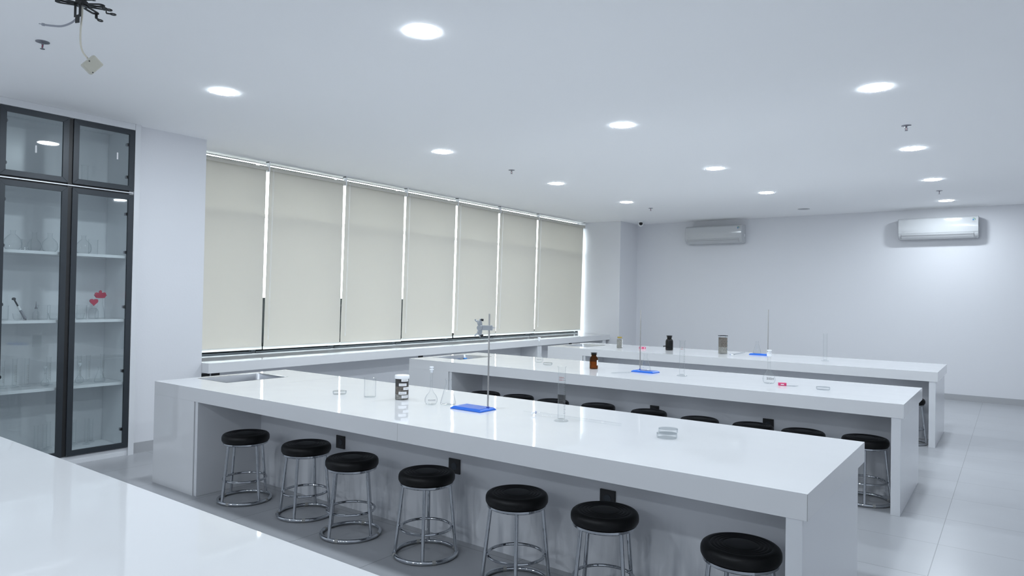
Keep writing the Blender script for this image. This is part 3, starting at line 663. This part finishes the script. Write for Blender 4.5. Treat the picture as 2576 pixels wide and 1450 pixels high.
def retort(label, loc, rot, size=(.20, .135), rodpos=(.06, 0), h=.575):
    t = thing('retort_stand', label, 'stand', loc, rot, 'blue-based retort stands')
    a, c = size[0] / 2, size[1] / 2
    s = MB(); lay = [(a, c, 0), (a, c, .004), (a - .004, c - .004, .009), (a - .016, c - .016, .016), (a - .022, c - .022, .017)]
    vs = []
    for q, w_, z in lay: vs += [(-q, -w_, z), (q, -w_, z), (q, w_, z), (-q, w_, z)]
    fs = [(k * 4 + i, k * 4 + (i + 1) % 4, k * 4 + 4 + (i + 1) % 4, k * 4 + 4 + i) for k in range(4) for i in range(4)] + [(3, 2, 1, 0), (16, 17, 18, 19)]
    s.add(vs, fs); bb = s.build('base_plate', 'blue', t, smooth=0, bevel=.003)
    s = MB(); s.lathe([(.0095, 0), (.0095, .005), (.0065, .008), (0, .008)], 6, (rodpos[0], rodpos[1], .0165)); s.build('rod_nut', 'navy', bb, smooth=0)
    s = MB(); s.tube([(rodpos[0], rodpos[1], .017), (rodpos[0], rodpos[1], h - .002), (rodpos[0], rodpos[1], h)], [.005, .005, .004], 14); s.build('rod', 'rod', t)
    return t
def burette(label, p0, p1, loc_z=B, r=.0078, stop=True):
    p0, p1 = Vector((*p0, 0)), Vector((*p1, 0)); L = (p1 - p0).length; a = math.atan2((p1 - p0).y, (p1 - p0).x)
    t = thing('burette', label, 'burette', (p0.x, p0.y, loc_z), a, 'burettes lying on the benches')
    T = Matrix.Translation((0, 0, r + .0065)) @ Matrix.Rotation(PI / 2, 4, 'Y')
    pr = [(.0022, 0), (.003, .05), (.0045, .062), (.0045, .085), (r, .10), (r, L), (r - .0013, L), (r - .0013, .10), (.002, .085), (.001, 0), (.0022, 0)]
    s = MB(); s.lathe(pr, 16, T=T); v = s.build('tube', 'glass', t, smooth=40)
    s = MB(); s.tube([(.073, -.020, r + .0065), (.073, .014, r + .0065)], [.006, .0045], 12); s.build('stopcock_barrel', 'frost', t)
    s = MB(); s.box(.069, .014, .007, .077, .020, .020); s.build('stopcock_key', 'navy', t, smooth=0, bevel=.0015)
    s = MB()
    for k in range(60):
        x = .12 + (L - .15) * k / 59; n = 4; w = .5 if k % 5 else .9
        s.add([(x + d, (r + .0003) * math.sin(q), r + .0065 + (r + .0003) * math.cos(q)) for d in (0, .0012) for q in [-.9 + w * 1.3 * j / n for j in range(n + 1)]], [(j, j + 1, n + 2 + j, n + 1 + j) for j in range(n)])
    s.build('scale_marks', 'ink', v, smooth=0)
    return t
def strokes(s, r, z, a0, w, h):     # faint illegible print on a paper strip
    x = -w / 2 + .003
    while x < w / 2 - .004:
        q = random.uniform(.0015, .0035); g, f = strip(q, h, 1); s.add(wrap([(p[0] + x + q / 2, p[1], 0) for p in g], r, z, a0), f); x += q + random.uniform(.0008, .0022)

# --- bench with the clamp stand
petri('petri dish nearest the steel sink on the clamp-stand bench', (1.516, 3.372, B), .046, .02)
tt = glassy('beaker', 'tall clear beaker beside the soil jar on the clamp-stand bench', 'beaker', [(.036, 0), (.039, .004), (.039, .118), (.0435, .122), (.0435, .125)], .0022, (1.755, 3.425, B))
t = thing('soil_jar', 'clear jar of layered dark soil with white labels and lid', 'jar', (1.978, 3.495, B), cam_ang(1.978, 3.495))
s = MB(); s.lathe(wall_prof([(.041, 0), (.0445, .004), (.0445, .135), (.042, .14)], .0018), 36); jar = s.build('jar_body', 'glass', t, smooth=40)
s = MB(); s.lathe([(0, .134), (.046, .134), (.0475, .137), (.0475, .152), (.045, .156), (0, .156)], 36); s.build('lid', 'white', t)
for nm, m, z0, z1 in (('gravel_layer', 'sand', .003, .035), ('sand_layer', 'soil2', .035, .085), ('soil_layer', 'soil', .085, .131)):
    s = MB(); s.lathe([(0, z0), (.042, z0), (.042, z1), (0, z1)], 36); s.build(nm, m, t)
random.seed(5)
for (z, a, w_) in ((.118, .45, .05), (.089, .12, .052), (.064, .75, .05), (.036, .12, .054), (.012, .5, .048)):
    g, f = strip(w_, .0175); s = MB(); s.add(wrap(g, .0452, z, a), f); lb = s.build('paper_label', 'paper', t, smooth=0)
    s = MB(); strokes(s, .0456, z + .0065, a, w_ - .008, .004); s.build('label_print', 'ink', lb, smooth=0)
vol_flask('stoppered volumetric flask left of the conical flask on the clamp-stand bench', (2.272, 3.455, B), .236, .040, .0085, 'print')
erlen('clear conical flask between volumetric flask and clamp stand', (2.345, 3.530, B), .158, .049, .0165)
RX, RY = 2.681, 3.527
rs = retort('clamp stand with a double burette clamp on its rod', (2.57, 3.50, B), -.02, (.235, .15), (.095, .022), .572)
RZ = B
# burette clamp gripping the rod
right2 = Vector((right.x, right.y, 0)).normalized()
ca = math.atan2(right2.y, right2.x)
rodw = Vector((2.57 + .095 * math.cos(-.02) - .022 * math.sin(-.02), 3.50 + .095 * math.sin(-.02) + .022 * math.cos(-.02), 0))
t = thing('burette_clamp', 'grey metal burette clamp gripping the rod of the near stand', 'clamp', (rodw.x, rodw.y, 1.238), ca)
s = MB(); s.box(-.046, -.013, -.014, .006, -.0055, .014); s.box(-.046, .0055, -.014, .006, .013, .014); s.box(-.05, -.013, -.013, -.042, .013, .013); s.build('jaw_block', 'cast', t, smooth=0, bevel=.002)
s = MB(); s.box(.0055, -.013, -.015, .02, .013, .015); s.build('rod_grip', 'cast', t, smooth=0, bevel=.002)
s = MB(); s.tube([(.02, 0, 0), (.027, 0, 0)], .006, 10); s.tube([(.027, 0, 0), (.040, 0, 0)], .0018, 8); s.build('tightening_screw', 'steel', t)
s = MB(); s.lathe([(0, -.021), (.015, -.021), (.017, -.017), (.017, -.012), (0, -.012)], 24, T=Matrix.Translation((-.056, 0, 0)) @ Matrix.Rotation(PI / 2, 4, 'X') @ Matrix.Rotation(PI, 4, 'X')); s.build('hub', 'cast', t)
for sg in (1, -1):
    s = MB()
    out = [(-.046, .008), (-.040, .018), (-.043, .036), (-.048, .053), (-.053, .056), (-.058, .052), (-.062, .038), (-.066, .026), (-.063, .010)]
    s.prism([(x, z * sg) for x, z in out], 'y', -.010, .006); s.build('jaw', 'cast', t, smooth=40, bevel=.0025)
    s = MB(); s.tube(smoothpath([(-.061, -.002, .014 * sg), (-.066, -.002, .026 * sg), (-.066, -.002, .036 * sg), (-.072, -.002, .037 * sg), (-.080, -.002, .042 * sg), (-.083, -.002, .05 * sg)]), [.0052] * 20 + [.0046] * 11, 8); s.build('finger_lever', 'cast', t)
    s = MB(); s.tube([(-.052, -.004, .047 * sg), (-.034, -.004, .0455 * sg)], .0072, 12); s.build('rubber_tip', 'blackp', t)
cylinder('glass measuring cylinder with red 250ml print, in front of the lying burette', (3.180, 3.513, B), .298, .0205, '250ml', 'hex')
burette('long burette lying behind the measuring cylinder on the clamp-stand bench', (2.885, 3.575), (3.512, 3.572))
p = petri('lower petri dish of the stacked pair on the clamp-stand bench', (3.806, 3.480, B), .05, .02)
petri('upper petri dish of the stacked pair on the clamp-stand bench', (3.812, 3.482, B + .0235), .047, .02)

# --- bench with the amber bottle
vol_flask('volumetric flask nearest the sink, behind the clamp stand', (1.213, 6.215, B), .262, .044, .010, 'print')
petri('petri dish beside the volumetric flask on the amber-bottle bench', (1.414, 6.075, B), .046, .02)
def reagent(label, loc, m, cap, r, h, group=None):
    t = thing('reagent_bottle', label, 'bottle', loc, cam_ang(loc[0], loc[1]), group)
    out = [(r * .9, 0), (r, .004), (r, h * .60), (r * .93, h * .68), (r * .72, h * .745), (r * .60, h * .77), (r * .58, h * .86), (r * .72, h * .875), (r * .72, h * .895)]
    s = MB(); s.lathe(wall_prof(out, .003), 36); s.build('bottle_body', m, t, smooth=40)
    s = MB(); s.lathe([(0, h * .80), (r * .5, h * .80), (r * .55, h * .90), (r * .74, h * .905), (r * .74, h * .925), (r * .55, h * .94), (r * .55, h * .955), (r * .78, h * .97), (r * .78, h), (0, h)], 28); s.build('stopper', cap, t)
    return t
tt = reagent('amber glass bottle with a black stopper', (1.934, 6.082, B), 'amber', 'blackp', .0395, .155, 'glass-stoppered bottles')
g, f = strip(.03, .05); s = MB(); s.add(wrap(g, .0402, .035, 1.15), f); s.build('paper_label', 'paper', tt, smooth=0)
for i, (q0, q1, lab) in enumerate((((2.24, 5.875), (2.36, 6.075), 'thin glass pipette farthest from the amber-bottle bench edge'), ((2.245, 5.845), (2.375, 6.06), 'middle of the three glass pipettes by the blue stand'), ((2.262, 5.815), (2.392, 6.04), 'thin glass pipette nearest the amber-bottle bench edge'))):
    d = Vector((q1[0] - q0[0], q1[1] - q0[1], 0)); t = thing('pipette', lab, 'pipette', (q0[0], q0[1], B), math.atan2(d.y, d.x), 'pipettes on the amber-bottle bench')
    s = MB(); T = Matrix.Translation((0, 0, .0042)) @ Matrix.Rotation(PI / 2, 4, 'Y'); L = d.length
    s.lathe([(.004, 0), (.004, L * .75), (.0016, L), (.0008, L), (.0028, L * .75), (.0028, 0), (.004, 0)], 14, T=T); s.build('tube', 'glass', t, smooth=40)
retort('blue-based stand with conical flask on it, amber-bottle bench', (2.43, 6.165, B), -.05, (.225, .14), (-.105 + .03, .035), .572)
erlen('conical flask standing on the blue stand of the amber-bottle bench', (2.44, 6.145, B + .0175), .15, .049, .016, prt=True)
cylinder('plastic measuring cylinder with bold black scale, right of the blue stand', (2.805, 6.112, B), .313, .0235, 'ml', tick_a=.55)
vol_flask('volumetric flask printed 500ml with a white collar', (3.551, 6.118, B), .275, .050, .0125, '500ml', True)
t = thing('slide_box', 'red slide box beside the 500ml flask', 'box', (3.672, 6.055, B), .30, 'red slide boxes')
s = MB(); s.box(-.031, -.02, 0, .031, .02, .022); s.build('box_body', 'redp', t, smooth=0, bevel=.002)
s = MB(); s.box(-.012, -.0206, .007, .012, -.0202, .014); s.build('paper_label', 'paper', t, smooth=0)
t = thing('glass_slide', 'clear glass slides fanned out beside the red box', 'slide')
t.location = (3.735, 6.05, B)
for k in range(3):
    s = MB(); s.box(-.038, -.0125, .0006, .038, .0125, .0018, Matrix.Translation((.012 * k, .004 * k, .0016 * k)) @ Matrix.Rotation(.2 + .25 * k, 4, 'Z')); s.build('slide', 'glass', t, smooth=0)
petri('petri dish at the right end of the amber-bottle bench', (3.987, 6.005, B), .05, .02)

# --- farthest bench
t = thing('gravel_jar', 'small square jar of grey gravel with a yellow lid', 'jar', (.817, 8.78, B), cam_ang(.817, 8.78) + PI / 4 + .5)
def sq(s, hw, z0, z1, c=.012):
    pl = [(hw - c, -hw), (hw, -hw + c), (hw, hw - c), (hw - c, hw), (-hw + c, hw), (-hw, hw - c), (-hw, -hw + c), (-hw + c, -hw)]
    return s.prism(pl, 'z', z0, z1)
s = MB(); sq(s, .034, .0008, .124); s.lathe([(.03, .124), (.028, .13), (.028, .136), (0, .136)], 24); s.build('jar_body', 'glass', t, smooth=30)
s = MB(); sq(s, .0325, .002, .115); s.build('gravel', 'sand', t, smooth=30)
s = MB(); s.lathe([(0, .132), (.031, .132), (.032, .134), (.032, .15), (.03, .152), (0, .152)], 28); s.build('lid', 'yel', t)
for k in range(5):
    s = MB(); s.box(.0343, -.014, .012 + .022 * k, .0349, .03, .026 + .022 * k); s.build('paper_label', 'paper', t, smooth=0)
t = thing('slide_box', 'red box lying between the gravel jar and the dark bottle', 'box', (1.104, 8.89, B), .62, 'red slide boxes')
s = MB(); s.box(-.042, -.025, 0, .042, .025, .024); s.build('box_body', 'redp', t, smooth=0, bevel=.002)
s = MB(); s.box(-.03, -.0256, .008, -.008, -.0252, .016); s.box(.016, -.0256, .006, .03, -.0252, .018); s.build('paper_label', 'paper', t, smooth=0)
bt = reagent('tall black glass bottle with a side tap on the farthest bench', (1.476, 8.925, B), 'dark', 'blackp', .05, .195, 'glass-stoppered bottles')
s = MB(); s.tube([(0, -.045, .052), (0, -.068, .052)], .007, 10); s.tube([(0, -.068, .052), (0, -.078, .046)], .009, 10); s.build('tap', 'blackp', bt)
t = thing('soil_box', 'clear rectangular tank of layered soil with blue tape scale', 'container', (2.204, 8.90, B), cam_ang(2.204, 8.9) + .45)
hx, hy, hz = .036, .047, .225
s = MB()
s.box(-hx, -hy, .0008, hx, hy, .003); s.box(-hx, -hy, .003, -hx + .003, hy, hz); s.box(hx - .003, -hy, .003, hx, hy, hz); s.box(-hx + .003, -hy, .003, hx - .003, -hy + .003, hz); s.box(-hx + .003, hy - .003, .003, hx - .003, hy, hz); s.build('tank', 'glass', t, smooth=0)
for nm, m, z0, z1 in (('gravel_layer', 'sand', .004, .085), ('soil_layer', 'soil2', .085, .205)):
    s = MB(); s.box(-hx + .0035, -hy + .0035, z0, hx - .0035, hy - .0035, z1); s.build(nm, m, t, smooth=0)
s = MB()
for z in (hz,): s.box(-hx - .002, -hy - .002, z, hx + .002, -hy + .004, z + .007); s.box(-hx - .002, hy - .004, z, hx + .002, hy + .002, z + .007); s.box(-hx - .002, -hy + .004, z, -hx + .004, hy - .004, z + .007); s.box(hx - .004, -hy + .004, z, hx + .002, hy - .004, z + .007)
s.build('rim', 'blackf', t, smooth=0)
s = MB(); s.box(-hx + .004, hy + .0003, .002, -hx + .014, hy + .001, hz - .01)
for z in (.05, .10, .15): s.box(-hx + .014, hy + .0003, z, hx - .006, hy + .001, z + .014)
s.build('tape_scale', 'cyan', t, smooth=0)
burette('burette with a blue stopcock lying on the farthest bench', (2.40, 8.58), (2.40, 9.16))
retort('blue-based stand with conical flask on it, farthest bench', (2.61, 9.09, B), -.03, (.235, .14), (.085, .035), .572)
erlen('conical flask standing on the blue stand of the farthest bench', (2.57, 9.10, B + .0175), .15, .048, .016)
cylinder('tall clear measuring cylinder near the right end of the farthest bench', (3.425, 8.80, B), .312, .0215, None, ticks=False)

# --- glassware in the cabinet
ZA, ZB, ZC, ZD, ZT = 1.7225, 1.1765, .6365, .0885, 2.2765
XC = -1.2
def rflask(label, loc, r=.05, h=.145):
    return glassy('boiling_flask', label, 'flask', [(r * .6, 0), (r * .92, r * .35), (r, r * .8), (r * .9, r * 1.35), (r * .55, r * 1.8), (.017, r * 2.05), (.017, h - .006), (.022, h)], .002, loc, 'boiling flasks in the cabinet')
for i, (y, r) in enumerate(((2.343, .062), (2.49, .05), (2.60, .058), (2.85, .06))):
    rflask(['round flask at the left on the highest shelf of the lower cabinet', 'second round flask on the highest shelf of the lower cabinet', 'round flask beside the middle door frame, highest lower shelf', 'round flask behind the right door, highest lower shelf'][i], (XC + .03, y, ZA), r, .155)
def beaker(label, loc, r, h): return glassy('beaker', label, 'beaker', [(r * .93, 0), (r, .004), (r, h - .006), (r * 1.1, h - .002), (r * 1.1, h)], .002, loc, 'beakers in the cabinet')
beaker('small beaker between the two left round flasks in the cabinet', (XC + .08, 2.42, ZA), .032, .09)
beaker('straight beaker right of the round flask behind the right door', (XC - .02, 2.945, ZA), .036, .13)
for i, (y, r, h) in enumerate(((2.30, .036, .11), (2.572, .036, .115), (2.66, .038, .115), (2.76, .038, .115), (2.86, .038, .115))):
    beaker(['straight beaker left of the leaning grey tool in the cabinet', 'first straight beaker right of the dropper bottle', 'second straight beaker right of the dropper bottle', 'straight beaker behind the middle frame of the cabinet', 'straight beaker left of the red heart bottle'][i], (XC, y, ZB), r, h)
for i, (y, r) in enumerate(((2.37, .034), (2.62, .04), (2.72, .036), (2.81, .036))):
    glassy('evaporating_dish', ['low glass dish behind the leaning grey tool', 'low glass dish in front of the straight beakers, left door', 'low glass dish beside the middle frame of the cabinet', 'low glass dish left of the red heart bottle'][i], 'dish', [(r * .6, 0), (r * .85, .01), (r, .04), (r * 1.03, .05)], .002, (XC + .09, y, ZB), 'low dishes in the cabinet')
t = thing('burner_lighter', 'dark grey metal tool leaning on the cabinet shelf', 'tool', (XC, 2.447, ZB))
s = MB(); s.tube([(0, 0, .011), (0, -.032, .075)], .010, 12); s.tube([(0, .012, .008), (0, -.008, .012)], .009, 10); s.build('handle', 'sprk', t)
s = MB(); s.tube([(0, -.032, .075), (0, -.048, .107)], .010, 12); s.build('grip', 'white', t)
s = MB(); s.tube([(0, -.048, .107), (0, -.074, .158)], .006, 10); s.lathe([(0, -.01), (.013, -.008), (.014, .004), (.008, .011), (0, .012)], 14, (0, -.077, .163)); s.build('head', 'blackf', t)
t = glassy('dropper_bottle', 'small dropper bottle with dark neck on the middle cabinet shelf', 'bottle', [(.022, 0), (.024, .004), (.022, .05), (.009, .068), (.008, .085)], .002, (XC, 2.524, ZB))
s = MB(); s.lathe([(0, .084), (.0095, .084), (.0095, .094), (.005, .097), (.003, .12), (0, .15)], 16); s.build('dropper_cap', 'sprk', t)
def flat_shape(pts, y0, z0, d, name, parent):
    s = MB(); s.prism([(y0 + a, z0 + c) for a, c in pts], 'x', -d, d); return s.build(name, 'red', parent, smooth=0, bevel=.004)
heart = [(16 * math.sin(q) ** 3 * .0021, (13 * math.cos(q) - 5 * math.cos(2 * q) - 2 * math.cos(3 * q) - math.cos(4 * q)) * .0021) for q in [2 * PI * k / 24 for k in range(24)]]
leaf = [(0, .058), (.012, .046), (.010, .034), (.024, .034), (.030, .040), (.046, .030), (.042, .022), (.052, .014), (.044, .004), (.034, -.012), (.012, -.014), (-.012, -.014), (-.034, -.012), (-.044, .004), (-.052, .014), (-.042, .022), (-.046, .030), (-.030, .040), (-.024, .034), (-.010, .034), (-.012, .046)]
t = glassy('heart_bottle', 'clear bottle with a red heart on its stopper', 'bottle', [(.034, 0), (.038, .006), (.038, .06), (.03, .08), (.012, .092), (.012, .105), (.016, .108)], .002, (XC + .02, 2.945, ZB)); flat_shape(heart, 0, .143, .008, 'heart_topper', t)
t = glassy('leaf_bottle', 'tall clear bottle with a red leaf-shaped topper', 'bottle', [(.036, 0), (.039, .006), (.037, .04), (.026, .10), (.019, .12), (.019, .165), (.024, .168)], .002, (XC - .05, 3.025, ZB)); flat_shape(leaf, 0, .188, .009, 'leaf_topper', t)
for i, (y, h) in enumerate(((2.315, .215), (2.405, .225), (2.481, .225), (2.644, .225), (2.80, .22), (2.872, .225), (2.934, .225), (3.055, .225))):
    cylinder(['leftmost graduated cylinder on the low cabinet shelf', 'second graduated cylinder from the left on the low cabinet shelf', 'third graduated cylinder from the left on the low cabinet shelf', 'graduated cylinder beside the middle frame, left door, low shelf', 'graduated cylinder just right of the middle frame, low shelf', 'graduated cylinder second behind the right door, low shelf', 'graduated cylinder third behind the right door, low shelf', 'rightmost graduated cylinder on the low cabinet shelf'][i], (XC - .03 - .02 * (i % 2), y, ZC), h, .0155, None, group='graduated cylinders in the cabinet', tick_a=.2, mk='brown')
vol_flask('volumetric flask behind the left door on the low cabinet shelf', (XC + .04, 2.587, ZC), .16, .03, .007, group='volumetric flasks in the cabinet')
vol_flask('volumetric flask left behind the right door on the low cabinet shelf', (XC + .05, 2.836, ZC), .17, .032, .008, group='volumetric flasks in the cabinet')
erlen('conical flask behind the right door on the low cabinet shelf', (XC + .07, 2.985, ZC), .13, .042, .013, group='erlenmeyer flasks in the cabinet')
for i, y in enumerate((2.60, 2.64, 2.69, 2.838, 2.885, 2.955, 3.02)):
    cylinder(['first thin cylinder on the cabinet floor behind the left door', 'second thin cylinder on the cabinet floor behind the left door', 'thin cylinder on the cabinet floor behind the middle frame', 'first thin cylinder on the cabinet floor behind the right door', 'second thin cylinder on the cabinet floor behind the right door', 'third thin cylinder on the cabinet floor behind the right door', 'thin cylinder in the right corner of the cabinet floor'][i], (XC - .15 + .065 * (i % 2), y, ZD), .20 + .01 * (i % 3), .014, None, ticks=False, group='thin cylinders on the cabinet floor')
for i, (y, r) in enumerate(((2.33, .045), (2.43, .042), (2.55, .04), (2.63, .04))):
    glassy('evaporating_dish', ['low glass dish at the left behind the small upper left door', 'second low glass dish behind the small upper left door', 'third low glass dish behind the small upper left door', 'low glass dish at the right behind the small upper left door'][i], 'dish', [(r * .9, 0), (r, .004), (r, .05), (r * 1.05, .054)], .002, (XC + .08, y, ZT), 'low dishes in the upper cabinet')
cylinder('tall cylinder alone behind the small upper right door', (XC, 2.858, ZT), .20, .024, None, ticks=False, group='graduated cylinders in the cabinet')
